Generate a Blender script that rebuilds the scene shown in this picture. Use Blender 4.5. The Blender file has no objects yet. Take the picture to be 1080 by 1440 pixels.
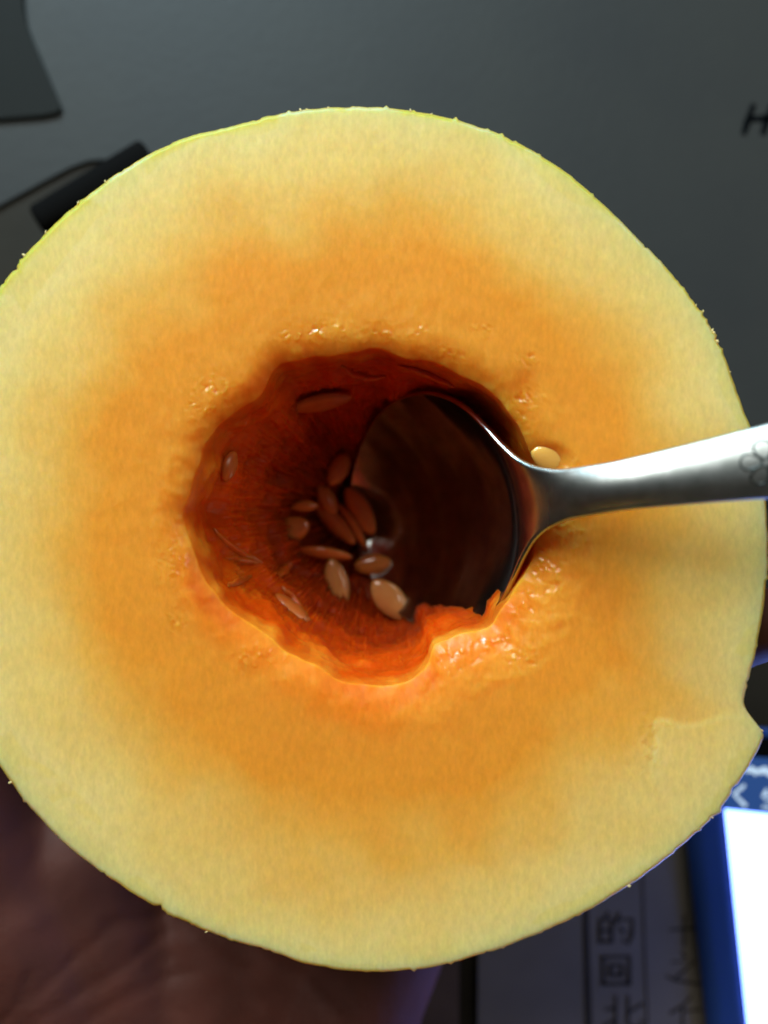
import bpy, bmesh, math, random
import numpy as np
from mathutils import Vector, Matrix

# ------------------------------------------------------------------ scene, camera, light
S = bpy.context.scene
COL = S.collection
F = 0.075                      # height of the cut face above the desk (m)
DC = 0.127                     # camera to cut face
CZ = F + DC
cam = bpy.data.cameras.new('camera')
camo = bpy.data.objects.new('camera', cam); COL.objects.link(camo)
camo.location = (0, 0, CZ)
cam.sensor_fit = 'HORIZONTAL'; cam.sensor_width = 36
cam.angle = 2*math.atan(0.054/DC)
cam.clip_start = 0.005; cam.clip_end = 50
cam.dof.use_dof = True; cam.dof.focus_distance = DC+.008; cam.dof.aperture_fstop = 11
S.camera = camo

W = bpy.data.worlds.new('World'); S.world = W; W.use_nodes = True
bg = W.node_tree.nodes['Background']
bg.inputs[0].default_value = (1.0, 0.90, 0.80, 1); bg.inputs[1].default_value = 0.018

def area(name, loc, target, size, power, color):
    l = bpy.data.lights.new(name, 'AREA'); l.shape = 'DISK'; l.size = size; l.energy = power; l.color = color
    o = bpy.data.objects.new(name, l); COL.objects.link(o); o.location = loc
    o.rotation_euler = (Vector(target)-Vector(loc)).to_track_quat('-Z', 'Y').to_euler()
    return o
area('room_lamp', (-0.34, 0.72, 0.69), (0, 0, F), 0.75, 11.6, (1.0, 0.98, 0.90))
area('side_fill', (0.56, 0.20, 0.56), (0, 0, F), 0.40, 1.35, (1.0, 0.94, 0.84))  # unseen fill, added to brighten the left wall of the hollow
area('screen_lamp', (-0.13, 0.39, 0.20), (-0.01, 0.14, 0), 0.14, 1.8, (0.45, 0.80, 1.0))

vs = S.view_settings
vs.view_transform = 'Standard'; vs.look = 'None'; vs.exposure = 0; vs.gamma = 1; vs.use_curve_mapping = False
S.render.engine = 'CYCLES'

# ------------------------------------------------------------------ helpers
R = random.Random(7)
def P(px, py, z):              # point of the place at height z seen along a line of sight
    k = (CZ - z)/DC*1e-4
    return ((px-540)*k, (720-py)*k, z)

_perm = np.random.RandomState(3).permutation(256); _perm = np.concatenate([_perm]*3)
_g = np.random.RandomState(5).normal(size=(256, 3)); _g /= np.linalg.norm(_g, axis=1)[:, None]
def noise(p):
    p = np.asarray(p, float); i = np.floor(p).astype(int); f = p-i; i &= 255
    u = f*f*f*(f*(f*6-15)+10); out = 0
    for dx in (0, 1):
        for dy in (0, 1):
            for dz in (0, 1):
                h = _perm[_perm[_perm[i[..., 0]+dx]+i[..., 1]+dy]+i[..., 2]+dz] & 255
                d = ((f-np.array([dx, dy, dz]))*_g[h]).sum(-1)
                w = (u[..., 0] if dx else 1-u[..., 0])*(u[..., 1] if dy else 1-u[..., 1])*(u[..., 2] if dz else 1-u[..., 2])
                out = out+w*d
    return out*1.6
def fbm(p, o=4, g=.5):
    p = np.asarray(p, float); a, s = 1., 0
    for k in range(o):
        s = s+a*noise(p*2**k+17.3*k); a *= g
    return s
def sstep(a, b, x):
    t = np.clip((x-a)/(b-a), 0, 1); return t*t*(3-2*t)

def mesh_obj(name, verts, faces, mat=None, parent=None, smooth=True):
    me = bpy.data.meshes.new(name)
    me.from_pydata([tuple(v) for v in verts], [], [tuple(f) for f in faces]); me.update()
    if smooth: me.polygons.foreach_set('use_smooth', [True]*len(me.polygons))
    o = bpy.data.objects.new(name, me); COL.objects.link(o)
    if mat: me.materials.append(mat)
    if parent is not None: o.parent = parent
    return o
def empty(name, loc=(0, 0, 0)):
    o = bpy.data.objects.new(name, None); COL.objects.link(o); o.location = loc; o.empty_display_size = .01; return o
def tag(o, label, cat, group=None):
    o['label'] = label; o['category'] = cat
    if group: o['group'] = group
    return o
def put(part, root):           # parent while keeping the world position
    part.parent = root; part.matrix_parent_inverse = Matrix.Translation(-Vector(root.location))
    return part

def slab(name, pts, z0, z1, mat, bev=.0006, parent=None):
    bm = bmesh.new()
    vb = [bm.verts.new((x, y, z0)) for x, y in pts]
    f = bm.faces.new(vb)
    if f.normal.z > 0: f.normal_flip()
    r = bmesh.ops.extrude_face_region(bm, geom=[f])
    for v in r['geom']:
        if isinstance(v, bmesh.types.BMVert): v.co.z = z1
    bmesh.ops.recalc_face_normals(bm, faces=bm.faces)
    if bev:
        bmesh.ops.bevel(bm, geom=[e for e in bm.edges], offset=bev, segments=2, affect='EDGES', profile=.6)
    me = bpy.data.meshes.new(name); bm.to_mesh(me); bm.free()
    o = bpy.data.objects.new(name, me); COL.objects.link(o); me.materials.append(mat)
    if parent is not None: put(o, parent)
    return o

def strokes(name, lines, width, z, mat, parent=None, th=.00006, xf=None):
    """flat ink: each polyline (x,y) in metres becomes a ribbon of the given width"""
    V, Fc = [], []
    for ln in lines:
        ln = [np.array(p, float) for p in ln]
        n = len(ln); b = len(V)
        for i, p in enumerate(ln):
            t = (ln[min(i+1, n-1)]-ln[max(i-1, 0)]); t /= np.linalg.norm(t)+1e-12
            q = np.array([-t[1], t[0]])*width/2*(.8+.4*((i*7) % 3)/2)
            e = t*width*.35*(-1 if i == 0 else 1 if i == n-1 else 0)
            zz = z + th*.3*(lines.index([tuple(a) for a in ln]) if False else 0)
            V += [(*(p+q+e), zz), (*(p-q+e), zz)]
        for i in range(n-1):
            Fc.append((b+2*i, b+2*i+1, b+2*i+3, b+2*i+2))
    if xf: V = [xf(v) for v in V]
    o = mesh_obj(name, V, Fc, mat, None, False)
    if parent is not None: put(o, parent)
    return o

# ------------------------------------------------------------------ materials
def mat(name, color=(.5, .5, .5), rough=.5, metal=0., spec=.5, coat=0., sss=0., sss_r=(.004, .0015, .0004), bump=None, var=None):
    m = bpy.data.materials.new(name); m.use_nodes = True
    nt = m.node_tree; b = nt.nodes['Principled BSDF']
    b.inputs['Base Color'].default_value = (*color, 1); b.inputs['Roughness'].default_value = rough
    b.inputs['Metallic'].default_value = metal; b.inputs['Specular IOR Level'].default_value = spec
    b.inputs['Coat Weight'].default_value = coat; b.inputs['Coat Roughness'].default_value = .08
    if sss:
        b.inputs['Subsurface Weight'].default_value = sss
        b.inputs['Subsurface Radius'].default_value = sss_r; b.inputs['Subsurface Scale'].default_value = 1.0
    tc = nt.nodes.new('ShaderNodeTexCoord')
    if bump:
        sc, st, dist = bump
        n = nt.nodes.new('ShaderNodeTexNoise'); n.inputs['Scale'].default_value = sc; n.inputs['Detail'].default_value = 6
        nt.links.new(tc.outputs['Object'], n.inputs['Vector'])
        bp = nt.nodes.new('ShaderNodeBump'); bp.inputs['Strength'].default_value = st; bp.inputs['Distance'].default_value = dist
        nt.links.new(n.outputs['Fac'], bp.inputs['Height']); nt.links.new(bp.outputs['Normal'], b.inputs['Normal'])
    if var:
        sc, c2, lo, hi = var
        n = nt.nodes.new('ShaderNodeTexNoise'); n.inputs['Scale'].default_value = sc; n.inputs['Detail'].default_value = 8
        nt.links.new(tc.outputs['Object'], n.inputs['Vector'])
        mr = nt.nodes.new('ShaderNodeMapRange'); mr.inputs[1].default_value = lo; mr.inputs[2].default_value = hi
        nt.links.new(n.outputs['Fac'], mr.inputs[0])
        mx = nt.nodes.new('ShaderNodeMix'); mx.data_type = 'RGBA'
        mx.inputs[6].default_value = (*color, 1); mx.inputs[7].default_value = (*c2, 1)
        nt.links.new(mr.outputs[0], mx.inputs[0]); nt.links.new(mx.outputs[2], b.inputs['Base Color'])
    return m

def flesh_material():
    m = bpy.data.materials.new('melon_flesh'); m.use_nodes = True
    nt = m.node_tree; L = nt.links.new; N = nt.nodes.new; b = nt.nodes['Principled BSDF']
    tc = N('ShaderNodeTexCoord')
    at = N('ShaderNodeAttribute'); at.attribute_name = 'ripeness_shade'
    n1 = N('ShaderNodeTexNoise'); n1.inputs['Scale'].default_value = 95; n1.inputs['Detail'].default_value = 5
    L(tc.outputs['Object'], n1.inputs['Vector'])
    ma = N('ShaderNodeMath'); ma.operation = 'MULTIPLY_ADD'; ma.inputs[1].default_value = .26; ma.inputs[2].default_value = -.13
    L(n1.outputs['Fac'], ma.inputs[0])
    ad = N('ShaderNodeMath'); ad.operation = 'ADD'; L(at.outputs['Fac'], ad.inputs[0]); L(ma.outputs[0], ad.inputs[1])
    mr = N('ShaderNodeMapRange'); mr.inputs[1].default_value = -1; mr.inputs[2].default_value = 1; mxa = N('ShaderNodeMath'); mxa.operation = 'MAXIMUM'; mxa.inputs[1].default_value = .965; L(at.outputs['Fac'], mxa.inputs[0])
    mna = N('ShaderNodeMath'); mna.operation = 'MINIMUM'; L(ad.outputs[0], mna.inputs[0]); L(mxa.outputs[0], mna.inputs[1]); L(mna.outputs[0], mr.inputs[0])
    cr = N('ShaderNodeValToRGB'); L(mr.outputs[0], cr.inputs[0])  # lining's own red, darkened further towards the floor to deepen the hollow's shade
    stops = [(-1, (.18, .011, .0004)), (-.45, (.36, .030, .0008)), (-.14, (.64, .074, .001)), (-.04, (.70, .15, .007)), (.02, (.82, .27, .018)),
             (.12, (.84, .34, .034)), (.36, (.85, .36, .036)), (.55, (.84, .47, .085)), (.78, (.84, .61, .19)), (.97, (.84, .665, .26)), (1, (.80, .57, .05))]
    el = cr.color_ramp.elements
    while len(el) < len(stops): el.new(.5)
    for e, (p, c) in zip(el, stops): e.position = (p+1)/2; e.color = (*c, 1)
    # fine juicy cell mottling, drawn out a little along the fibres
    mp = N('ShaderNodeMapping'); mp.inputs['Scale'].default_value = (1.5, .65, 1); L(tc.outputs['Object'], mp.inputs[0])
    n2 = N('ShaderNodeTexNoise'); n2.inputs['Scale'].default_value = 1100; n2.inputs['Detail'].default_value = 5; n2.inputs['Roughness'].default_value = .6
    L(mp.outputs[0], n2.inputs['Vector'])
    m2 = N('ShaderNodeMapRange'); m2.inputs[1].default_value = .25; m2.inputs[2].default_value = .75; m2.inputs[3].default_value = .89; m2.inputs[4].default_value = 1.08
    L(n2.outputs['Fac'], m2.inputs[0])
    mu = N('ShaderNodeMix'); mu.data_type = 'RGBA'; mu.blend_type = 'MULTIPLY'; mu.inputs[0].default_value = 1
    L(cr.outputs[0], mu.inputs[6]); L(m2.outputs[0], mu.inputs[7]); L(mu.outputs[2], b.inputs['Base Color'])
    b.inputs['Subsurface Weight'].default_value = 1.0
    b.inputs['Subsurface Radius'].default_value = (.0085, .0038, .0012); b.inputs['Subsurface Scale'].default_value = 1
    b.inputs['Specular IOR Level'].default_value = .28; b.inputs['IOR'].default_value = 1.36
    rm = N('ShaderNodeMapRange'); rm.inputs[1].default_value = .3; rm.inputs[2].default_value = .7; rm.inputs[3].default_value = .30; rm.inputs[4].default_value = .55
    L(n2.outputs['Fac'], rm.inputs[0])
    wa = N('ShaderNodeAttribute'); wa.attribute_name = 'wetness'
    wm = N('ShaderNodeMix'); wm.data_type = 'FLOAT'; wm.inputs[3].default_value = .10
    L(wa.outputs['Fac'], wm.inputs[0]); L(rm.outputs[0], wm.inputs[2]); L(wm.outputs[0], b.inputs['Roughness'])
    L(wa.outputs['Fac'], b.inputs['Coat Weight']); b.inputs['Coat Roughness'].default_value = .07
    ws = N('ShaderNodeMath'); ws.operation = 'MULTIPLY_ADD'; ws.inputs[1].default_value = .6; ws.inputs[2].default_value = .34; L(wa.outputs['Fac'], ws.inputs[0])
    n3 = N('ShaderNodeTexNoise'); n3.inputs['Scale'].default_value = 1500; n3.inputs['Detail'].default_value = 6; n3.inputs['Roughness'].default_value = .65
    L(mp.outputs[0], n3.inputs['Vector'])
    vo = N('ShaderNodeTexVoronoi'); vo.inputs['Scale'].default_value = 700; L(tc.outputs['Object'], vo.inputs['Vector'])
    vm = N('ShaderNodeMath'); vm.operation = 'MULTIPLY'; vm.inputs[1].default_value = .12; L(vo.outputs['Distance'], vm.inputs[0])
    sm = N('ShaderNodeMath'); sm.operation = 'ADD'; L(n3.outputs['Fac'], sm.inputs[0]); L(vm.outputs[0], sm.inputs[1])
    bp = N('ShaderNodeBump'); bp.inputs['Strength'].default_value = .22; bp.inputs['Distance'].default_value = .00015
    L(ws.outputs[0], bp.inputs['Strength']); L(sm.outputs[0], bp.inputs['Height']); L(bp.outputs['Normal'], b.inputs['Normal'])
    return m

M = {}
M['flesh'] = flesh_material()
M['rind'] = mat('melon_rind', (.74, .53, .05), .38, sss=.3, sss_r=(.002, .0012, .0003), bump=(240, .35, .0004), var=(60, (.66, .55, .09), .35, .7))
M['pulp'] = mat('wet_pulp', (.84, .42, .06), .10, coat=1.0, bump=(2500, .5, .0003))
M['shred'] = mat('torn_flesh', (.80, .66, .28), .4)
M['membrane'] = mat('seed_membrane', (.55, .085, .004), .42, sss=.8, sss_r=(.004, .001, .0002), coat=.05, bump=(600, .3, .0003))
M['seed'] = mat('melon_seed', (.62, .31, .10), .2, sss=.5, sss_r=(.002, .0009, .0003), coat=1.0, bump=(700, .25, .0003), var=(260, (.50, .20, .05), .3, .7))
M['seedred'] = mat('juice_soaked_seed', (.62, .23, .05), .2, sss=.5, sss_r=(.002, .0008, .0002), coat=1.0, bump=(700, .25, .0003), var=(260, (.52, .16, .035), .3, .7))
M['filmseed'] = mat('film_covered_seed', (.50, .115, .014), .35, sss=.5, sss_r=(.002, .0006, .0002), coat=.15, bump=(500, .3, .0003), var=(200, (.60, .20, .04), .35, .7))
M['seedpale'] = mat('pale_seed', (.84, .46, .10), .18, sss=.6, sss_r=(.0012, .0008, .0004), coat=.5, bump=(500, .25, .0003))
M['steel'] = mat('brushed_steel', (.52, .55, .54), .36, metal=1, bump=(1500, .06, .0002), var=(400, (.36, .39, .375), .35, .7))
# the dipped end is polished by juice, the handle is finely brushed
nt = M['steel'].node_tree; tcn = nt.nodes.new('ShaderNodeTexCoord'); sx = nt.nodes.new('ShaderNodeSeparateXYZ'); rmx = nt.nodes.new('ShaderNodeMapRange'); rmx.interpolation_type = 'SMOOTHSTEP'
nt.links.new(tcn.outputs['Object'], sx.inputs[0]); nt.links.new(sx.outputs['X'], rmx.inputs[0])
for q, v in zip((1, 2, 3, 4), (.010, .040, .15, .48)): rmx.inputs[q].default_value = v
nt.links.new(rmx.outputs[0], nt.nodes['Principled BSDF'].inputs['Roughness'])
M['groove'] = mat('dark_groove', (.10, .12, .12), .45, metal=1)  # darker metal for the engraved lines
M['desk'] = mat('dark_desk', (.021, .018, .012), .7, spec=.2, bump=(300, .2, .0004), var=(40, (.015, .012, .008), .3, .7))
M['board'] = mat('grey_board', (.026, .029, .028), .6, spec=.25, bump=(500, .25, .0003), var=(30, (.021, .024, .025), .3, .7))
M['dark'] = mat('charcoal_plastic', (.008, .009, .008), .8, spec=.2, bump=(600, .2, .0003))
M['black'] = mat('black_plastic', (.006, .006, .006), .9, spec=0)
M['ink'] = mat('black_ink', (.004, .005, .006), 1.0, spec=0)
M['faint'] = mat('faded_ink', (.034, .030, .027), 1.0, spec=0)
M['paper'] = mat('page_paper', (.125, .108, .088), .8, bump=(900, .3, .0002), var=(60, (.10, .085, .068), .3, .7))
M['card'] = mat('brown_card', (.08, .048, .028), .8, bump=(500, .3, .0003), var=(90, (.06, .034, .018), .3, .7))
M['skin'] = mat('skin', (.10, .023, .013), .7, sss=.35, sss_r=(.003, .001, .0006), bump=(900, .3, .0003), var=(110, (.07, .015, .008), .3, .75))
M['nail'] = mat('nail', (.55, .30, .24), .3, sss=.3)
M['case'] = mat('screen_glow_blue', (.022, .075, .33), .5, sss=.4, sss_r=(.001, .001, .003))  # blue stands in for the screen's glow around the phone

def emit(name, col, st):
    m = bpy.data.materials.new(name); m.use_nodes = True; nt = m.node_tree; b = nt.nodes['Principled BSDF']
    b.inputs['Base Color'].default_value = (.02, .02, .02, 1); b.inputs['Roughness'].default_value = .2
    b.inputs['Emission Color'].default_value = (*col, 1); b.inputs['Emission Strength'].default_value = st
    return m
M['page_lit'] = emit('lit_white_page', (.16, .28, 1.0), 7.2)
M['bar_lit'] = emit('lit_blue_bar', (.035, .12, .42), .55)
M['icon_lit'] = emit('lit_icon', (.6, .8, 1.0), .95)

# ------------------------------------------------------------------ the setting: the desk
desk = slab('desk_top', [(-.6, -.5), (.6, -.5), (.6, .7), (-.6, .7)], -.03, 0, M['desk'], .002)
desk['kind'] = 'structure'

def poly(pts, z): return [P(x, y, z)[:2] for x, y in pts]

# pale grey printed board above the melon
zb = .0008
bpts = poly([(-420, 520), (0, 289), (60, 256), (98, 236), (125, 226), (190, 222), (320, 300), (760, 350), (900, 520), (1000, 700), (1500, 740), (1500, -700), (-420, -700)], zb)
brd = empty('printed_board', (bpts[3][0], bpts[3][1], 0.0))
tag(brd, 'pale grey board printed with a black letter H, lying behind the melon', 'board')
slab('panel', bpts, .0001, zb, M['board'], .0002, brd)
h = lambda x, y: P(x, y, zb)[:2]
strokes('letter', [[h(1059, 149), h(1055, 160), h(1050, 174), h(1046, 187)], [h(1055, 168), h(1066, 167), h(1079, 166)],
                   [h(1086, 147), h(1082, 160), h(1077, 174), h(1073, 187)]], .0014, zb+.00012, M['ink'], brd)

# charcoal slab on the board's corner
zs = .0018
cpts = poly([(-300, -60), (28, -60), (33, 10), (36, 30), (44, 52), (86, 150), (82, 158), (60, 163), (-300, 190)], zs)
cs = slab('charcoal_slab', cpts, zb+.0002, zs, M['dark'], .0004)
tag(cs, 'thin charcoal slab lying on the corner of the grey board', 'slab')

# black stick between board and melon
a, b2 = Vector(P(58, 318, .006)), Vector(P(215, 222, .006))
def rounded_bar(name, a, b, w, hgt, m):
    d = (b-a); L = d.length; n = 10
    V, Fc = [], []
    ts = [0, .006, .02, .05, .5, .95, .98, .994, 1]; sc = [.55, .8, .95, 1, 1, 1, .95, .8, .55]
    ax = d.normalized(); sd = Vector((-ax.y, ax.x, 0)); up = Vector((0, 0, 1))
    for t, s in zip(ts, sc):
        c = a+d*t
        for k in range(16):
            q = 2*math.pi*k/16; cx, sy = math.cos(q), math.sin(q)
            e = lambda v: math.copysign(abs(v)**.6, v)
            V.append(c+sd*e(cx)*w*s/2+up*e(sy)*hgt*s/2)
    for i in range(len(ts)-1):
        for k in range(16):
            Fc.append((i*16+k, i*16+(k+1) % 16, (i+1)*16+(k+1) % 16, (i+1)*16+k))
    Fc.append(tuple(range(15, -1, -1))); Fc.append(tuple(range((len(ts)-1)*16, len(ts)*16)))
    return mesh_obj(name, V, Fc, m)
st = rounded_bar('black_stick', Vector((a.x, a.y, .0056)), Vector((b2.x, b2.y, .0056)), .0075, .011, M['black'])
tag(st, 'short matte black stick lying along the edge of the grey board', 'stick')

# ------------------------------------------------------------------ the melon half
CX, CY = 500., 725.
OUT = [(500, 150), (410, 157), (330, 176), (270, 190), (210, 216), (150, 254), (90, 302), (40, 352), (0, 403), (-45, 480), (-85, 590), (-104, 700), (-104, 800), (-88, 890),
       (-48, 1000), (0, 1080), (30, 1122), (90, 1186), (160, 1240), (280, 1306), (370, 1336), (430, 1356), (500, 1367), (600, 1362), (670, 1345), (740, 1321),
       (860, 1262), (970, 1180), (1010, 1142), (1048, 1088), (1076, 1032), (1062, 1016), (1046, 990), (1050, 968), (1060, 930), (1070, 880), (1078, 820), (1080, 740), (1074, 680), (1062, 620),
       (1036, 550), (1000, 462), (940, 380), (890, 328), (850, 289), (780, 231), (690, 184), (600, 159)]
RIM = [(400, 512), (470, 492), (560, 497), (640, 522), (690, 548), (728, 590), (752, 640), (766, 690), (762, 745), (748, 800), (720, 850), (690, 880),
       (640, 893), (614, 910), (604, 945), (560, 965), (500, 962), (430, 935), (370, 893), (310, 842), (274, 790), (258, 757), (254, 724), (259, 692), (274, 655), (308, 600), (352, 560)]
NT = 840
TH = np.arange(NT)/NT*2*math.pi            # angle in world sense (y up)
def pch(xs, ys, x):
    xs, ys = np.array(xs, float), np.array(ys, float); h = np.diff(xs); dl = np.diff(ys)/h; d = np.zeros_like(ys)
    for i in range(1, len(xs)-1):
        if dl[i-1]*dl[i] > 0: d[i] = 2*dl[i-1]*dl[i]/(dl[i-1]+dl[i])
    d[0], d[-1] = dl[0], dl[-1]
    i = np.clip(np.searchsorted(xs, x)-1, 0, len(h)-1); t = (x-xs[i])/h[i]
    return (ys[i]*(1+2*t)*(1-t)**2+d[i]*h[i]*t*(1-t)**2+ys[i+1]*t*t*(3-2*t)+d[i+1]*h[i]*t*t*(t-1))
def radial(pts, sig):
    a = np.array([math.atan2(-(y-CY), x-CX) % (2*math.pi) for x, y in pts]); r = np.array([math.hypot(x-CX, y-CY) for x, y in pts])
    o = np.argsort(a); a, r = a[o], r[o]
    a = np.concatenate([a-2*math.pi, a, a+2*math.pi]); r = np.concatenate([r]*3)
    v = pch(a, r, TH)
    k = np.exp(-.5*(np.arange(-24, 25)/sig)**2); k /= k.sum()
    return np.convolve(np.concatenate([v[-24:], v, v[:24]]), k, 'valid')
Ro = radial(OUT, .9)
rs = np.random.RandomState(11)
c3 = lambda f, z=0: np.stack([np.cos(TH)*f, np.sin(TH)*f, np.full(NT, z)], -1)
Ro = Ro + fbm(c3(22), 3)*1.3 + np.maximum(fbm(c3(60, 4), 2)-.42, 0)*9 - np.maximum(fbm(c3(30, 9), 2)-.5, 0)*10
Rc = radial(RIM, 4.0) + fbm(c3(3.2, 2), 2)*9
deg = np.degrees(TH)
ang = lambda a, w: np.exp(-.5*(((deg-a+180) % 360-180)/w)**2)
bev = 38 + 55*ang(-38, 26) + 10*ang(30, 25)
drop = 12 + 15*ang(-38, 24) + 4*ang(0, 20)

clusters = [(300, 555, 16, 20, 16), (285, 575, 10, 12, 8), (448, 468, 26, 8, 14), (535, 468, 18, 6, 7), (625, 500, 12, 5, 6), (680, 464, 4, 8, 3), (242, 790, 9, 22, 16), (243, 872, 7, 10, 9),
            (355, 928, 18, 8, 9), (770, 800, 12, 36, 6), (745, 850, 14, 16, 3), (700, 905, 26, 12, 3), (640, 925, 14, 12, 7), (735, 925, 14, 10, 6), (725, 605, 8, 30, 8), (745, 640, 6, 5, 6),
            (803, 655, 5, 5, 4), (420, 470, 14, 6, 5), (735, 560, 14, 8, 6), (300, 610, 5, 20, 3), (590, 468, 4, 4, 2), (745, 505, 8, 4, 3), (913, 1050, 4, 30, 12), (930, 1018, 10, 4, 5), (800, 745, 10, 30, 8)]
WETN = []
NO, NI = 210, 170
def wet_mask(px, py):
    w = np.zeros(NT)
    for cx, cy, wx, wy, k in clusters: w = np.maximum(w, np.exp(-.5*(((px-cx)/(wx+5))**2+((py-cy)/(wy*.8+5))**2))*min(1, .6+k/14))
    return w*(1-sstep(930, 990, px)*.3)
rows_xyz, rows_r = [], []
so = np.concatenate([[0, .004, .010, .018], np.linspace(.028, 1, NO-4)])
def step_mask(px, py):          # the second knife pass: a paler slice left proud at the lower right
    e = 912 + 8*np.sin(py*.05) + np.maximum(0, py-1060)*.35
    m1 = sstep(-3, 5, px-e)
    e2 = 1012 + 6*np.sin(px*.06) - np.maximum(0, px-1000)*.12 + np.maximum(0, 930-px)*.6
    m2 = sstep(-3, 6, py-e2)
    fade = 1-sstep(1060, 1150, py)
    return m1*m2, fade
for s in so[::-1]:
    rho = Rc + s*(Ro-Rc)
    px = CX + rho*np.cos(TH); py = CY - rho*np.sin(TH)
    d = rho-Rc
    z = -drop*np.clip(1-d/bev, 0, 1)**2
    pt = np.stack([px, py, np.zeros(NT)], -1)
    z = z + fbm(pt/38, 3)*.30 + fbm(pt/260, 2)*2.0
    rimn = np.exp(-d/45)
    z = z + rimn*(fbm(pt/34+5, 2)*2.2 + np.maximum(fbm(pt/22+9, 2)-.2, 0)*2.5)
    scoop = ang(-35, 24)*sstep(5, 25, d)*(1-sstep(70, 110, d))
    z = z + scoop*fbm(pt/20+31, 2)*1.8
    dd = np.hypot((px-742)/26, (py-548)/30); z = z - 5*np.exp(-dd**2*1.4)          # seed socket
    dd = np.hypot((px-768)/32, (py-648)/20); z = z - 9*np.exp(-dd**4*.7)
    dd = np.hypot((px-560)/90, (py-478)/16); z = z + 3*np.exp(-dd**2)*rimn
    m, fade = step_mask(px, py); z = z + m*fade*1.3
    wet = wet_mask(px, py)*sstep(-.1, .5, fbm(pt/12+40, 2)+.15)
    z = z + wet*(fbm(pt/7.5+21, 2)*3.4)
    WETN.append(wet)
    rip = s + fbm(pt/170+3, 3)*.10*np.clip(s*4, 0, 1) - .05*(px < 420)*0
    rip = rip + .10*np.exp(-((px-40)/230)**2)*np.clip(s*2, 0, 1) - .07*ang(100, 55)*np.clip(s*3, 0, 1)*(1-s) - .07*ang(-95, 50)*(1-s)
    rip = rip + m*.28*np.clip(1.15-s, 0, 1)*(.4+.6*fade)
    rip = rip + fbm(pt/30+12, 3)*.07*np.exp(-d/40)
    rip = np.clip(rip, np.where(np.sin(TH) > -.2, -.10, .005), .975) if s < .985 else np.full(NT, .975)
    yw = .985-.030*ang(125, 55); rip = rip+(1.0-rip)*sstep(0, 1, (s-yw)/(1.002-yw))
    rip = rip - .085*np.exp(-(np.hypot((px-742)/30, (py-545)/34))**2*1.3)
    # outer margin turned down a hair so that the rind overlaps it
    edge = max(0, (s-.986)/.014)
    z = z - edge**2*3.0
    rows_xyz.append(np.stack([(px-540)*1e-4, (720-py)*1e-4, F+z*1e-4], -1)); rows_r.append(rip)
D = 440.
for j in range(1, NI+1):
    ph = (j/NI)**1.0*math.pi/2
    if j == NI: ph = math.pi/2-1e-3
    cw = .04 + .50*ang(190, 50)
    rho = Rc*((1-cw)*math.cos(ph)**(.78-.42*ang(-25, 60)) + cw*(1-ph/(math.pi/2))**.9)
    z = -drop - (D-drop)*math.sin(ph)**1.05
    blend = min(1, j/14.)*min(1, (NI-j)/25.+.15)
    px = CX + rho*np.cos(TH); py = CY - rho*np.sin(TH)
    # floor drifts towards the spoon side
    px = px + 14*math.sin(ph)**2; 
    pt = np.stack([px, py, z], -1)
    lump = fbm(pt/70+2, 3)*18 + fbm(pt/24+8, 2)*4
    q = np.stack([np.cos(TH)*9, np.sin(TH)*9, np.full(NT, ph*1.6)], -1)
    fib = np.abs(fbm(q*2.2, 3))*17 - 5
    disp = (1-.6*ang(20, 60))*(lump*(.35+.65*math.sin(ph)) + fib*(1+.7*ang(185, 45))*(1-math.cos(ph)**2))*blend
    px = px - disp*np.cos(TH)*math.cos(ph); py = py + disp*np.sin(TH)*math.cos(ph); z = z + disp*math.sin(ph)
    rows_xyz.append(np.stack([(px-540)*1e-4, (720-py)*1e-4, F+z*1e-4], -1))
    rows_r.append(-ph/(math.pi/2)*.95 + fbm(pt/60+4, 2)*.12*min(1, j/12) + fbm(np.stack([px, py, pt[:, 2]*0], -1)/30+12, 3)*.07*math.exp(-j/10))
    WETN.append(np.full(NT, .04))
V = np.concatenate(rows_xyz); RIP_SHADE = np.concatenate(rows_r)
NR = len(rows_xyz)
Fc = []
idx = np.arange(NT); nx = (idx+1) % NT
for i in range(NR-1):
    Fc += list(zip((i*NT+idx).tolist(), (i*NT+nx).tolist(), ((i+1)*NT+nx).tolist(), ((i+1)*NT+idx).tolist()))
# closing fan at the bottom of the hollow
V = np.vstack([V, V[(NR-1)*NT:].mean(0)]); RIP_SHADE = np.append(RIP_SHADE, -.95)
Fc += [((NR-1)*NT+int(i), (NR-1)*NT+int(j), len(V)-1) for i, j in zip(idx, nx)]
MZ = .0215
melon = empty('melon_half', (-.005, -.004, MZ))
tag(melon, 'half of a yellow skinned orange fleshed melon, its hollow seed cavity facing up', 'melon')
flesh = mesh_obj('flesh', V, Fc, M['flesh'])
at = flesh.data.attributes.new('ripeness_shade', 'FLOAT', 'POINT'); at.data.foreach_set('value', RIP_SHADE.astype(np.float32))
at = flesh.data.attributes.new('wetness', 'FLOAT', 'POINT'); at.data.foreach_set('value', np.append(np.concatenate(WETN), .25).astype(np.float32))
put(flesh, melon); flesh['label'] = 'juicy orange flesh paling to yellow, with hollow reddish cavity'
FV = V
def surf(px, py):               # height of the flesh under a point of the face sheet
    X, Y = (px-540)*1e-4, (720-py)*1e-4
    return FV[np.argmin((FV[:, 0]-X)**2+(FV[:, 1]-Y)**2)]
FI = FV[NT*NO-NT*60::2]; _k = (CZ-FI[:, 2])/DC*1e-4; PJX = FI[:, 0]/_k+540; PJY = 720-FI[:, 1]/_k
def ray(px, py, lift=0.):       # first flesh point on the line of sight through (px, py)
    d2 = ((PJX-px)**2+(PJY-py)**2)
    c = np.argpartition(d2, 4)[:4]; p = FI[c[np.argmax(FI[c, 2])]]
    return p

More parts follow.
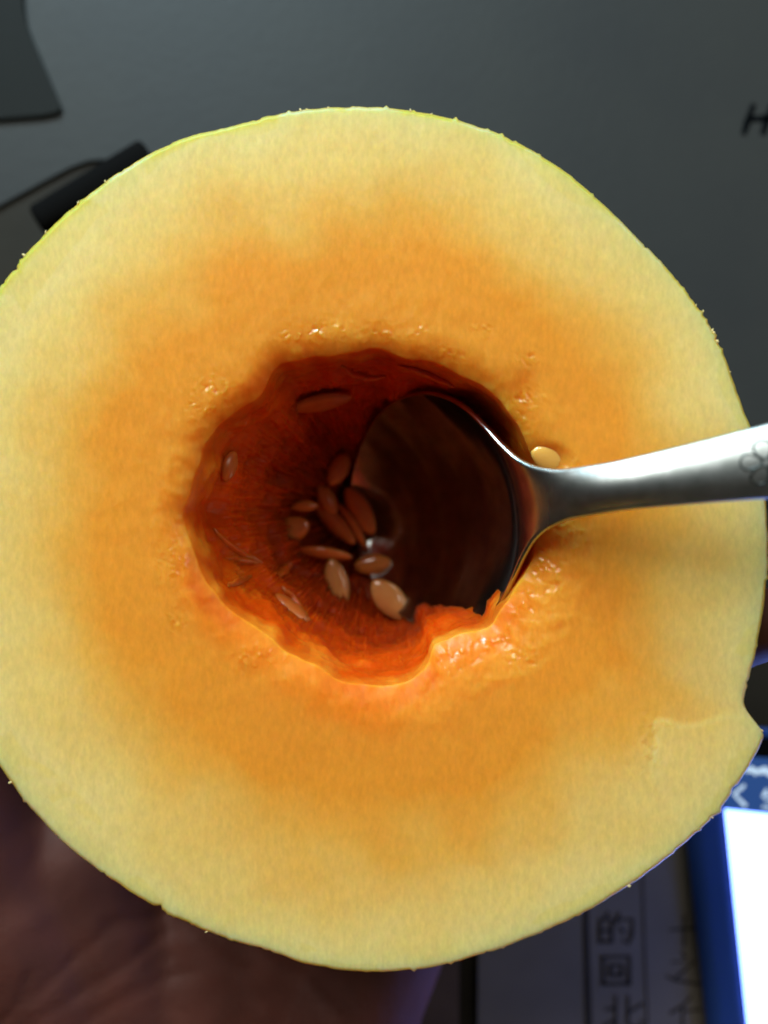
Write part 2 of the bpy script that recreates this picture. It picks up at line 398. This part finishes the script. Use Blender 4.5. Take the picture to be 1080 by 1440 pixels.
# rind: a thin skin with a rounded lip and the round outside of the melon
rows = []
prof = [(-.0006, -.0009), (-.0003, -.0006), (-.0001, -.0004), (.00004, -.0005), (.0003, -.0008), (.0005, -.0014)]
Xo, Yo = (CX+Ro*np.cos(TH)-540)*1e-4, (720-(CY-Ro*np.sin(TH)))*1e-4
mx0, my0 = -.005, -.0037
rr = np.hypot(Xo-mx0, Yo-my0); ux, uy = (Xo-mx0)/rr, (Yo-my0)/rr
m_, fd_ = step_mask(CX+Ro*np.cos(TH)-20, CY-Ro*np.sin(TH))
zoff = m_*fd_*1.3e-4
ks = np.exp(-.5*(np.arange(-24, 25)/9.)**2); ks /= ks.sum()
rsm = np.convolve(np.concatenate([rr[-24:], rr, rr[:24]]), ks, 'valid')
for dr, dz in prof:
    rows.append(np.stack([mx0+ux*(rr+dr), my0+uy*(rr+dr), F+dz+zoff], -1))
NB = 60
for j in range(1, NB+1):
    ph = j/NB*math.pi/2
    w = min(1, j/6)
    r = (rr*(1-w)+rsm*w+.0005)*math.cos(ph)**.92
    z = F-.0014-(F-.0014-MZ)*math.sin(ph)
    rows.append(np.stack([mx0+ux*r, my0+uy*r, np.full(NT, z)], -1))
V = np.concatenate(rows); n = len(rows); Fc = []
for i in range(n-1):
    Fc += list(zip((i*NT+idx).tolist(), ((i+1)*NT+idx).tolist(), ((i+1)*NT+nx).tolist(), (i*NT+nx).tolist()))
rind = mesh_obj('rind', V, Fc, M['rind']); put(rind, melon); rind['label'] = 'thin smooth yellow skin with a nicked cut edge'

# glassy bits of pulp and juice beads along the rim of the hollow
ico = bmesh.new(); bmesh.ops.create_icosphere(ico, subdivisions=2, radius=1)
IV = np.array([v.co[:] for v in ico.verts]); IF = [[v.index for v in f.verts] for f in ico.faces]; ico.free()
def blobs(name, items, m, kind='stuff'):
    V, Fc = [], []
    for c, r, sq in items:
        a = R.uniform(0, 6.28); ca, sa = math.cos(a), math.sin(a); n = len(V)
        for v in IV:
            k = 1+.35*math.sin(v[0]*5+c[0]*9e3)*math.cos(v[1]*4+c[1]*7e3)
            x, y, z = v[0]*r*sq*k, v[1]*r/sq*k, v[2]*r*.32*k
            V.append((c[0]+x*ca-y*sa, c[1]+x*sa+y*ca, c[2]+z))
        Fc += [[i+n for i in f] for f in IF]
    o = mesh_obj(name, V, Fc, m)
    if kind: o['kind'] = kind
    return o
# tiny torn shreds on the cut edge of the skin
items = []
for i in range(22):
    k = R.randrange(NT); items.append(((Xo[k]+ux[k]*.0001, Yo[k]+uy[k]*.0001, F-.0002+zoff[k]), R.uniform(.0001, .00026), R.uniform(1, 1.8)))
sh = blobs('rind_shreds', items, M['shred']); put(sh, melon)

# ------------------------------------------------------------------ seeds
def seed_mesh(L, Wd, Th, n=28, tip=1.0):
    V, Fc = [], []
    m = 14
    for i in range(n+1):
        u = i/n; x = (u-.5)*L
        w = (max(0, math.sin(math.pi*u**1.12)))**.52*(1-.16*tip*u)
        w *= Wd/2
        for k in range(m):
            q = 2*math.pi*k/m
            y = math.cos(q); z = math.sin(q)
            zz = math.copysign(abs(z)**1.15, z)
            rimf = 1-.22*math.exp(-((abs(y)-.82)/.10)**2)         # slight border groove
            V.append((x, y*max(w, 1e-5), zz*Th/2*min(1, (w/(Wd/2))**.8+.02)*rimf))
    for i in range(n):
        for k in range(m):
            Fc.append((i*m+k, i*m+(k+1) % m, (i+1)*m+(k+1) % m, (i+1)*m+k))
    Fc.append(tuple(range(m-1, -1, -1))); Fc.append(tuple(range(n*m, (n+1)*m)))
    return V, Fc
def seed(px, py, z, lpx, wpx, adeg, roll, pitch, m, label, thick=.0021):
    k = (CZ-z)/DC*1e-4
    c = P(px, py, z)
    V, Fc = seed_mesh(lpx*k, wpx*k, thick)
    o = mesh_obj('melon_seed', V, Fc, M[m])
    o.location = c
    o.rotation_euler = (Matrix.Rotation(math.radians(adeg), 4, 'Z') @ Matrix.Rotation(math.radians(pitch), 4, 'Y') @ Matrix.Rotation(math.radians(roll), 4, 'X')).to_euler()
    return tag(o, label, 'seed', 'loose seeds in and around the melon cavity')
def bot(px, py, lift=.0012):
    return float(ray(px, py)[2])+lift
G = [(476, 660, 52, 32, 62, 10, 8, 'seedred', 'dark reddish seed standing upright, uppermost of the wet cluster beside the spoon bowl'),
     (506, 718, 78, 36, -60, 8, -6, 'seedred', 'long dark seed leaning against the left side of the spoon bowl'),
     (460, 702, 50, 28, -62, -14, 0, 'seedred', 'small dull seed half hidden behind two slanting seeds in the cavity'),
     (470, 735, 84, 30, -46, 20, -5, 'seedred', 'long slanting seed pointing at the middle of the wet cluster'),
     (494, 738, 74, 30, -57, 62, 0, 'seedred', 'seed standing on its edge, wedged between two slanting dark seeds'),
     (456, 778, 80, 32, -8, 58, 0, 'seedred', 'seed lying on its edge like a thin bar across the cavity'),
     (474, 820, 72, 37, -76, 0, 0, 'seed', 'upright tan seed just below the bar shaped seed'),
     (524, 794, 54, 33, 6, 0, 0, 'seedred', 'short reddish brown seed lying level at the middle of the cluster'),
     (548, 843, 72, 45, -48, 0, 0, 'seed', 'plump pale tan seed, the brightest at the bottom of the cavity'),
     (428, 712, 40, 20, 4, 40, 0, 'seedred', 'small seed tip poking out beside the long slanting seed'),
     (410, 745, 54, 40, 20, 0, 0, 'seedred', 'dim round seed sunk in the dark pulp left of the cluster')]
for i, (px, py, l, w, a_, ro, pi_, m_, lb) in enumerate(G):
    zz = max(bot(px, py), bot(px+8, py), bot(px-8, py))
    zz = min(zz, .0405) + {1: .0012, 4: .0012, 7: .0016, 8: .0030}.get(i, 0)
    seed(px, py, zz, l, w, a_, ro, pi_, m_, lb)
def wall_seed(px, py, l, w, a_, m_, lb, lift=.0003, roll=None, pitch=None, thick=.0021):
    """a seed pressed flat against the sloping wall of the hollow"""
    p = ray(px, py)
    d = FV-p; near = np.where((d**2).sum(1) < .0035**2)[0]
    q = FV[near]-FV[near].mean(0); nrm = np.linalg.svd(q, full_matrices=False)[2][2]
    if nrm[2] < 0: nrm = -nrm
    k = (CZ-p[2])/DC*1e-4
    V, Fc = seed_mesh(l*k, w*k, thick)
    o = mesh_obj('melon_seed', V, Fc, M[m_])
    zax = Vector(nrm); xax = Vector((math.cos(math.radians(a_)), math.sin(math.radians(a_)), 0)); xax = (xax-zax*xax.dot(zax)).normalized(); yax = zax.cross(xax)
    mt = Matrix((xax, yax, zax)).transposed().to_4x4()
    o.rotation_euler = mt.to_euler(); o.location = Vector(p)+zax*lift
    return tag(o, lb, 'seed', 'loose seeds in and around the melon cavity')
wall_seed(452, 563, 90, 44, 6, 'filmseed', 'large seed stuck flat to the upper cavity wall under a clear film', .0006)
wall_seed(322, 656, 46, 36, 70, 'filmseed', 'rounded brown seed end sunk in the left cavity wall just under the rim', .0002)
wall_seed(415, 852, 64, 36, -52, 'filmseed', 'seed embedded in the lower left cavity wall beneath stringy pulp', -.0004)
p = surf(772, 652)
s13 = seed(782, 648, p[2]+.0001, 76, 46, -20, 8, 6, 'seedpale', 'pale yellow wet seed on the flesh beside the spoon neck', .0014)

# strands and films of pulp on the wall of the hollow
V, Fc = [], []
def strand(pts, r):
    n = len(pts); b = len(V); pts = [Vector(p) for p in pts]
    for i, p in enumerate(pts):
        t = (pts[min(i+1, n-1)]-pts[max(0, i-1)]).normalized(); s = t.cross(Vector((0, 0, 1))).normalized(); u = s.cross(t)
        rr_ = r*(.25+.75*math.sin(math.pi*(i+.5)/n))
        for k in range(6):
            q = math.pi*2*k/6; V.append(p+s*math.cos(q)*rr_+u*math.sin(q)*rr_*.4)
    for i in range(n-1):
        for k in range(6): Fc.append((b+i*6+k, b+i*6+(k+1) % 6, b+(i+1)*6+(k+1) % 6, b+(i+1)*6+k))
def strand_px(x0, y0, x1, y1, bend, r, n=14, lift=.0002):
    pts = []
    for i in range(n):
        t = i/(n-1); x = x0+(x1-x0)*t+(y1-y0)*bend*math.sin(math.pi*t); y = y0+(y1-y0)*t-(x1-x0)*bend*math.sin(math.pi*t)
        q = ray(x, y); pts.append((q[0], q[1], q[2]+lift))
    strand(pts, r)
for a_ in [(398, 825, 432, 872, .05, .0004), (300, 740, 370, 790, -.1, .0004), (560, 515, 640, 545, .06, .0005), (480, 515, 540, 530, -.1, .0005)]:
    strand_px(*a_[:5], a_[5]*1.7)
for i in range(3):
    t = R.uniform(2.6, 5.6); k = int(t/6.2832*NT) % NT; f = R.uniform(.5, .92); g = f-R.uniform(.08, .3); dt = R.uniform(-.15, .15)
    strand_px(CX+Rc[k]*f*math.cos(t), CY-Rc[k]*f*math.sin(t), CX+Rc[k]*g*math.cos(t+dt), CY-Rc[k]*g*math.sin(t+dt), R.uniform(-.2, .2), R.uniform(.0005, .0011), 10)
stq = mesh_obj('pulp_strands', V, Fc, M['membrane']); stq['kind'] = 'stuff'; put(stq, melon)

# ------------------------------------------------------------------ spoon
WX = [0, .6, 2, 5, 10, 17, 24, 30, 36, 41, 45, 48, 51, 54, 58, 64, 72, 85, 105, 130, 148, 156, 160, 161.4, 162]
WY = [.2, 4, 7.4, 11.4, 15.4, 18.6, 19.6, 19.2, 17.4, 14.6, 11.0, 7.8, 5.2, 3.7, 2.8, 2.65, 3.05, 4.1, 5.6, 7.0, 7.6, 6.9, 4.8, 2.7, .3]
xs = np.concatenate([np.linspace(0, 3, 12), np.linspace(3.4, 60, 150), np.linspace(61, 158, 90), np.linspace(158.5, 162, 12)])
wd = pch(WX, WY, xs)
PX = [0, 44, 50, 58, 72, 90, 120, 162]; PY = [60, 60, 54, 36, 22, 14, 9, 5]
pit = np.radians(np.interp(xs, PX, PY))
dxs = np.diff(xs, prepend=xs[0])
hh = np.cumsum(np.cos(pit)*dxs); zz = np.cumsum(np.sin(pit)*dxs)
k0 = np.argmin(abs(xs-55)); hh -= hh[k0]; zz -= zz[k0]
az = math.radians(9.5); adir = np.array([math.cos(az), math.sin(az)]); sdir = np.array([-math.sin(az), math.cos(az)])
AN = np.array(P(772, 699, .0790))
bw = np.clip(wd/19.6, 0, 1)*(1-sstep(38, 53, xs))
dep = 9.0*bw**.9
crown = 1.2*sstep(50, 66, xs)*np.clip(wd/2.6, 0, 1)
th = 1.25
NTP = 33
fr = np.sin(np.linspace(-1, 1, NTP)*math.pi/2)
def spoon_pt(i, yf, off):
    """yf: -1..1 across the width; off: mm along the local normal"""
    zc = -dep[i]*(1-abs(yf)**2.2) + crown[i]*(1-yf*yf)
    y = wd[i]*yf; zl = zc+off
    c, s = math.cos(pit[i]), math.sin(pit[i])
    hx = hh[i]-s*zl; hz = zz[i]+c*zl
    xy = AN[:2]+(adir*hx+sdir*y)*1e-3
    return (xy[0], xy[1], AN[2]+hz*1e-3)
V, Fc = [], []
ring = [(f, 0, 0) for f in fr] + [(1, t, 1) for t in (30, 60, 90, 120, 150)] + [(f, -th, 0) for f in fr[::-1]] + [(-1, t, 1) for t in (150, 120, 90, 60, 30)]
m = len(ring)
for i in range(len(xs)):
    e = min(1, wd[i]/1.5)
    for f, o_, kd in ring:
        if kd == 0: V.append(spoon_pt(i, f, o_*(.35+.65*e)))
        else:
            q = math.radians(o_); t_ = th*(.35+.65*e); p = np.array(spoon_pt(i, f, -t_/2+t_/2*math.cos(q)))
            p[:2] += sdir*f*math.sin(q)*t_/2*1e-3; V.append(tuple(p))
for i in range(len(xs)-1):
    for k in range(m):
        Fc.append((i*m+k, (i+1)*m+k, (i+1)*m+(k+1) % m, i*m+(k+1) % m))
Fc.append(tuple(range(m))); Fc.append(tuple((len(xs)-1)*m+k for k in range(m-1, -1, -1)))
spoon = empty('spoon', tuple(spoon_pt(0, 0, -1)))
tag(spoon, 'steel spoon with engraved flower on its handle, bowl sunk in the melon cavity', 'spoon')
kb = int(np.argmin(abs(xs-54)))
def sub(faces_i0, faces_i1, name, c0, c1):
    vv = V[faces_i0*m:(faces_i1+1)*m]; ff = []
    n = faces_i1-faces_i0
    for i in range(n):
        for k in range(m): ff.append((i*m+k, (i+1)*m+k, (i+1)*m+(k+1) % m, i*m+(k+1) % m))
    if c0: ff.append(tuple(range(m)))
    if c1: ff.append(tuple(n*m+k for k in range(m-1, -1, -1)))
    o = mesh_obj(name, vv, ff, M['steel']); return put(o, spoon)
sub(0, kb, 'bowl', 1, 0); hd = sub(kb, len(xs)-1, 'handle', 0, 1)
# engraved flower: fine grooves following the crown of the handle
def on_handle(px, py):          # the spot of the handle's top on that line of sight
    best = None
    for i in range(kb, len(xs)):
        for yf in (-.9, -.6, -.3, 0, .3, .6, .9):
            p = spoon_pt(i, yf, 0); k = (CZ-p[2])/DC*1e-4
            d = math.hypot(p[0]/k+540-px, 720-p[1]/k-py)
            if best is None or d < best[0]: best = (d, xs[i], yf)
    return best[1], best[2]
fx, fy = on_handle(1081, 651)
iw = lambda x: float(np.interp(x, xs, wd))
def hp(x, y_mm, off):
    i = int(np.clip(np.searchsorted(xs, x), 1, len(xs)-1)); t = (x-xs[i-1])/(xs[i]-xs[i-1]); yf = float(np.clip(y_mm/iw(x), -1, 1))
    a_, b_ = np.array(spoon_pt(i-1, yf, off)), np.array(spoon_pt(i, yf, off)); return tuple(a_+(b_-a_)*t)
V2, F2 = [], []
def tube(pts, r):
    n = len(pts); b = len(V2); pts = [Vector(p) for p in pts]
    for i, p in enumerate(pts):
        t = (pts[(i+1) % n]-pts[i-1]).normalized(); s = t.cross(Vector((-.4, 0, 1))).normalized(); u = s.cross(t)
        for k in range(6):
            q = math.pi*2*k/6; V2.append(p+s*math.cos(q)*r+u*math.sin(q)*r*.5)
    for i in range(n):
        for k in range(6):
            j = (i+1) % n; F2.append((b+i*6+k, b+i*6+(k+1) % 6, b+j*6+(k+1) % 6, b+j*6+k))
fyc = fy*iw(fx)
for k in range(5):
    a_ = math.radians(168+72*k)
    ca, sa = math.cos(a_), math.sin(a_); pts = []
    for j in range(28):
        q = 2*math.pi*j/28
        lx = 1.75+1.25*math.cos(q); ly = .98*math.sin(q)*(1+.28*math.cos(q))
        pts.append(hp(fx+(lx*ca-ly*sa)*1.0, fyc+(lx*sa+ly*ca)*.92, .02))
    tube(pts, .00013)
eg = mesh_obj('flower_engraving', V2, F2, M['groove']); put(eg, spoon); eg.parent = hd
eg.matrix_parent_inverse = hd.matrix_parent_inverse.copy(); eg.matrix_parent_inverse = Matrix.Identity(4)
eg['label'] = 'small five petalled flower outline engraved on the handle'

# ------------------------------------------------------------------ hand cradling the melon from below
segs = []
def cap(a, ra, b, rb): segs.append((np.array(a, float), ra, np.array(b, float), rb))
WR = (-.041, -.128, .019)
cap((-.046, -.215, .026), .024, (-.043, -.150, .021), .019); cap((-.030, -.215, .026), .024, (-.034, -.150, .021), .019)
cap((-.055, -.150, .020), .0155, (-.055, -.118, .018), .0160); cap((-.026, -.150, .020), .0150, (-.022, -.118, .0175), .0155)
cap(WR, .018, (-.035, -.085, .0145), .0135)
MCP = [(-.046, -.020, .0120), (-.025, -.018, .0115), (-.004, -.023, .0115), (.016, -.034, .0120)]
for (x, y, z), w in zip(MCP, [(-.056, -.112, .0165), (-.042, -.112, .0150), (-.026, -.112, .0150), (-.014, -.106, .0155)]):
    cap(w, .0135, (x, y, z), .0108)
cap((-.056, -.118, .020), .0160, (-.074, -.078, .0250), .0175)       # ball of the thumb
cap((-.048, -.108, .019), .0150, (-.062, -.070, .0200), .0150)
cap((-.010, -.108, .018), .0150, (.008, -.065, .0150), .0135)        # heel on the little finger side
cap((-.074, -.078, .0250), .0165, (-.087, -.040, .036), .0115); cap((-.087, -.040, .036), .0112, (-.082, -.008, .050), .0095); cap((-.082, -.008, .050), .0095, (-.0795, .006, .056), .0078)
fing = [[MCP[0], (-.049, .018, .024), (-.041, .046, .0345), (-.035, .053, .0430)], [MCP[1], (-.023, .030, .0230), (-.015, .054, .0360), (-.013, .058, .0470)],
        [MCP[2], (.013, .016, .0200), (.031, .030, .0290), (.037, .037, .0370)], [MCP[3], (.038, -.030, .0270), (.0535, -.0235, .0465), (.0590, -.0170, .0625)]]
for f, rs_ in zip(fing, [(.0105, .0092, .0080, .0068), (.0105, .0095, .0082, .0070), (.0100, .0090, .0078, .0066), (.0095, .0080, .0068, .0056)]):
    for i in range(3): cap(f[i], rs_[i], f[i+1], rs_[i+1])
V, Fc = [], []
for a_, ra, b_, rb in segs:
    ax = b_-a_; L = np.linalg.norm(ax); ax /= L
    s = np.cross(ax, [.31, .17, .93]); s /= np.linalg.norm(s); u = np.cross(s, ax)
    base = len(V); rws = []
    for q in np.linspace(-90, 0, 7)[1:]: rws.append((a_+ax*ra*math.sin(math.radians(q)), ra*math.cos(math.radians(q))))
    for q in np.linspace(0, 90, 7)[:-1]: rws.append((b_+ax*rb*math.sin(math.radians(q)), rb*math.cos(math.radians(q))))
    for c, r in rws:
        for k in range(20):
            q = 2*math.pi*k/20; V.append(tuple(c+s*r*math.cos(q)+u*r*math.sin(q)))
    V.append(tuple(a_-ax*ra)); V.append(tuple(b_+ax*rb)); nr = len(rws)
    for i in range(nr-1):
        for k in range(20): Fc.append((base+i*20+k, base+i*20+(k+1) % 20, base+(i+1)*20+(k+1) % 20, base+(i+1)*20+k))
    for k in range(20):
        Fc.append((base+(k+1) % 20, base+k, base+nr*20)); Fc.append((base+(nr-1)*20+k, base+(nr-1)*20+(k+1) % 20, base+nr*20+1))
tmp = mesh_obj('tmp', V, Fc)
md = tmp.modifiers.new('r', 'REMESH'); md.mode = 'VOXEL'; md.voxel_size = .0013
md = tmp.modifiers.new('s', 'SMOOTH'); md.factor = .6; md.iterations = 9
dg = bpy.context.evaluated_depsgraph_get()
hm = bpy.data.meshes.new_from_object(tmp.evaluated_get(dg)); bpy.data.objects.remove(tmp)
n = len(hm.vertices); hv = np.empty(n*3); hm.vertices.foreach_get('co', hv); hv = hv.reshape(-1, 3)
hn = np.empty(n*3); hm.vertices.foreach_get('normal', hn); hn = hn.reshape(-1, 3)
cre = [[(20, 1408), (70, 1372), (125, 1330), (170, 1300)], [(30, 1425), (90, 1400), (150, 1375), (230, 1330)], [(110, 1440), (170, 1405), (260, 1385)], [(60, 1440), (40, 1400), (60, 1350)], [(150, 1300), (250, 1320), (330, 1390), (360, 1440)], [(330, 1350), (420, 1400), (480, 1440)]]
dsp = np.zeros(n)
for ln in cre:
    q = np.array([P(x, y, .033)[:2] for x, y in ln])
    for a_, b_ in zip(q[:-1], q[1:]):
        ab = b_-a_; t = np.clip(((hv[:, :2]-a_)@ab)/(ab@ab), 0, 1); d = np.linalg.norm(hv[:, :2]-(a_+t[:, None]*ab), axis=1)
        dsp = np.minimum(dsp, -.00035*np.exp(-(d/.0010)**2)+.00012*np.exp(-((d-.0028)/.0016)**2))
dsp *= (hn[:, 2] > .2)
dsp += fbm(hv*160, 3)*.00018
hv = hv+hn*dsp[:, None]; hv[:, 2] = np.maximum(hv[:, 2], .0003)
hm.vertices.foreach_set('co', hv.ravel()); hm.polygons.foreach_set('use_smooth', [True]*len(hm.polygons)); hm.update()
hm.materials.clear(); hm.materials.append(M['skin'])
hand = empty('hand', (-.03, -.08, 0))
tag(hand, 'open bare hand, palm up, cradling the melon half from below', 'hand')
hb = bpy.data.objects.new('palm_and_fingers', hm); COL.objects.link(hb); put(hb, hand)
for f, r in zip(fing+[[None, None, (-.082, -.008, .050), (-.0795, .006, .056)]], (.0068, .0070, .0066, .0056, .0078)):
    tp, dp = Vector(f[3]), Vector(f[2]); ax = (tp-dp).normalized(); out = Vector((tp.x+.005, tp.y+.004, -.004)).normalized(); out = (out-ax*out.dot(ax)).normalized(); sd = ax.cross(out)
    VV, FF = [], []
    for i in range(7):
        for k in range(7):
            a_, b_ = (i/6-.5)*2, (k/6-.5)*2
            VV.append(tp+ax*(r*.15+a_*r*.62*(1-.12*b_*b_))+sd*b_*r*.66+out*r*(math.sqrt(max(.05, 1-.40*b_*b_-.10*max(0, a_)**2))*.99))
    for i in range(6):
        for k in range(6): FF.append((i*7+k, i*7+k+1, (i+1)*7+k+1, (i+1)*7+k))
    nl = mesh_obj('fingernail', VV, FF, M['nail']); so_ = nl.modifiers.new('t', 'SOLIDIFY'); so_.thickness = .0006; so_.offset = 0; put(nl, hand)

# ------------------------------------------------------------------ papers under the melon
zp = .0012
pg = empty('ruled_page', (*P(760, 1420, 0)[:2], 0))
tag(pg, 'ruled paper page with handwritten black characters beside the phone', 'paper')
slab('sheet', poly([(674, 1180), (1330, 1150), (1360, 1900), (668, 1900)], zp), .0003, zp, M['paper'], 0, pg)
g = lambda x, y: P(x, y, zp)[:2]
strokes('ruled_line', [[g(822, 1180), g(824, 1300), g(828, 1450), g(832, 1700)]], .0013, zp+.00012, M['faint'], pg)
strokes('ruled_line', [[g(902, 1180), g(905, 1300), g(910, 1440), g(916, 1700)]], .00035, zp+.00012, M['faint'], pg)
def char(cx, cy, s, lines, w=.00075):
    return strokes('character', [[g(cx+(x-.5)*s*(1+.04*i), cy+(y-.5)*s) for x, y in ln] for i, ln in enumerate(lines)], w, zp+.00014, M['faint'], pg)
char(864, 1306, 46, [[(.3, 0), (.2, .2)], [(.08, .22), (.08, .9)], [(.08, .22), (.42, .2), (.42, .9)], [(.08, .55), (.42, .55)], [(.08, .9), (.42, .88)], [(.62, .02), (.52, .3)], [(.58, .22), (.95, .2), (.92, .7), (.85, .95), (.72, .85)], [(.62, .45), (.72, .6)]])
char(866, 1364, 46, [[(.1, .1), (.12, .92)], [(.1, .1), (.9, .08), (.88, .92)], [(.12, .92), (.88, .9)], [(.35, .35), (.35, .65)], [(.35, .35), (.66, .34), (.64, .65)], [(.35, .65), (.64, .64)]], .0009)
char(876, 1424, 52, [[(.3, .05), (.3, .9)], [(.05, .4), (.3, .38)], [(.02, .85), (.3, .7)], [(.62, .05), (.62, .78), (.72, .9), (.95, .88), (.97, .72)], [(.95, .25), (.62, .5)]])
char(962, 1308, 44, [[(.05, .48), (.95, .42)], [(.5, .02), (.5, .98)]], .0006)
char(962, 1362, 48, [[(.45, 0), (.52, .16)], [(.15, .3), (.82, .26), (.2, .82)], [(.02, .72), (.3, .85), (.98, .95)]], .0006)
char(962, 1424, 48, [[(.7, 0), (.45, .3), (.1, .5)], [(.45, .3), (.45, 1)], [(.5, .45), (.95, .4)]], .0006)
cd = slab('brown_card', poly([(420, 1200), (640, 1190), (646, 1320), (643, 1900), (380, 1900)], .0016), .0003, .0016, M['card'], 0)
tag(cd, 'dull brown card sheet between the hand and the ruled page', 'card')

# ------------------------------------------------------------------ phone, leaning so that its screen faces the page
phone = empty('phone', (0, 0, 0))
tag(phone, 'phone with a glowing white page on screen, leaning beside the ruled page', 'phone')
TILT = math.radians(36); YAW = math.radians(6.0)
sc0 = Vector(P(1019, 1138, .0066))                    # upper left corner of the white page
# local frame: x across the screen, y up the screen, z out of the screen
Rm = Matrix.Rotation(YAW, 3, 'Z') @ Matrix.Rotation(-TILT, 3, 'Y')
def pl(x, y, z=0): return tuple(sc0 + Rm @ Vector((x, y, z)))
def pslab(name, x0, x1, y0, y1, z0, z1, m, rad=0., bev=0.0004):
    bm = bmesh.new(); pts = []
    if rad:
        for cx, cy, a0 in ((x1-rad, y1-rad, 0), (x0+rad, y1-rad, 90), (x0+rad, y0+rad, 180), (x1-rad, y0+rad, 270)):
            for k in range(7):
                q = math.radians(a0+15*k); pts.append((cx+rad*math.cos(q), cy+rad*math.sin(q)))
    else: pts = [(x1, y1), (x0, y1), (x0, y0), (x1, y0)]
    f = bm.faces.new([bm.verts.new((x, y, z0)) for x, y in pts])
    r = bmesh.ops.extrude_face_region(bm, geom=[f])
    for v in r['geom']:
        if isinstance(v, bmesh.types.BMVert): v.co.z = z1
    bmesh.ops.recalc_face_normals(bm, faces=bm.faces)
    if bev: bmesh.ops.bevel(bm, geom=list(bm.edges), offset=bev, segments=2, affect='EDGES')
    for v in bm.verts: v.co = pl(*v.co)
    me = bpy.data.meshes.new(name); bm.to_mesh(me); bm.free(); me.materials.append(m)
    o = bpy.data.objects.new(name, me); COL.objects.link(o); return put(o, phone)
SW = .066
pslab('shell', -.0020, SW+.0020, -.112, .0168, -.0060, -.0006, M['case'], .004, .0006)
# added lip round the glass, shaped to carry the screen's blue glow
lp = [(-.0004, -.0002), (-.0022, .0002), (-.0045, .0009), (-.0066, .0014), (-.0082, .0013), (-.0090, .0004), (-.0086, -.0006), (-.0040, -.0030), (-.0012, -.0030)]
VL, FL = [], []
for cx, cy, sx_, sy_ in ((0, .0160, -1, 1), (SW, .0160, 1, 1), (SW, -.110, 1, -1), (0, -.110, -1, -1)):
    for q in range(5):
        base_ = {(-1, 1): 180, (1, 1): 90, (1, -1): 0, (-1, -1): -90}[(sx_, sy_)]; an = math.radians(base_-q*22.5)
        for ox, oz in lp:
            VL.append(pl(cx-math.cos(an)*ox*1.0, cy-math.sin(an)*ox*.22, oz if abs(math.sin(an)) < .5 else min(oz, 0)))
nl_ = len(lp); nrw = len(VL)//nl_
for i in range(nrw):
    for k in range(nl_): FL.append((i*nl_+k, ((i+1) % nrw)*nl_+k, ((i+1) % nrw)*nl_+(k+1) % nl_, i*nl_+(k+1) % nl_))
put(mesh_obj('glow_lip', VL, FL, M['case']), phone)
pslab('front_glass', -.0011, SW+.0011, -.110, .0160, -.0008, -.0003, M['black'], .004, 0)
scr = pslab('screen', 0, SW, -.098, .0118, -.0003, -.0001, M['bar_lit'], 0, 0)
def on_screen(o): o.parent = scr; o.matrix_parent_inverse = Matrix.Identity(4); return o
on_screen(pslab('white_page', 0, SW, -.098, 0, -.0001, .0001, M['page_lit'], 0, 0))
xf = lambda v: pl(*v)
def sst(name, lines, w): return on_screen(put(strokes(name, lines, w, .0002, M['icon_lit'], None, xf=xf), phone))
sst('back_arrow', [[(.0046, .0056), (.0024, .0036), (.0044, .0014)]], .0008)
ch = lambda x, y, s, ls: [[(x+a_*s, y-b_*s) for a_, b_ in l] for l in ls]
sst('title_character', ch(.0080, .0054, .0042, [[(.28, .05), (.08, .42)], [(.22, .28), (.9, .26)], [(.2, .58), (.82, .56)], [(.02, .95), (.98, .94)], [(.52, 0), (.52, .95)]]), .0006)
sst('title_character', ch(.0132, .0054, .0042, [[(.05, .2), (.95, .18)], [(.5, 0), (.5, .95)], [(.1, .6), (.9, .58)], [(.2, .95), (.8, .95)]]), .0006)
for x, s in ((.0036, .8), (.0064, 1.3), (.0092, 1.5), (.0120, 1.2)):
    sst('status_icon', [[(x-.0006*s, .0090), (x, .0094), (x+.0007*s, .0088)]], .0010*s)
# a small block out of frame holds the raised side of the phone
mid = Vector(pl(SW-.004, -.06, -.0082))
blk = slab('foam_block', [(mid.x-.006, mid.y-.02), (mid.x+.006, mid.y-.02), (mid.x+.006, mid.y+.02), (mid.x-.006, mid.y+.02)], .0, mid.z-.0024, M['dark'], .001)
tag(blk, 'small dark block propping up the raised side of the phone', 'block')
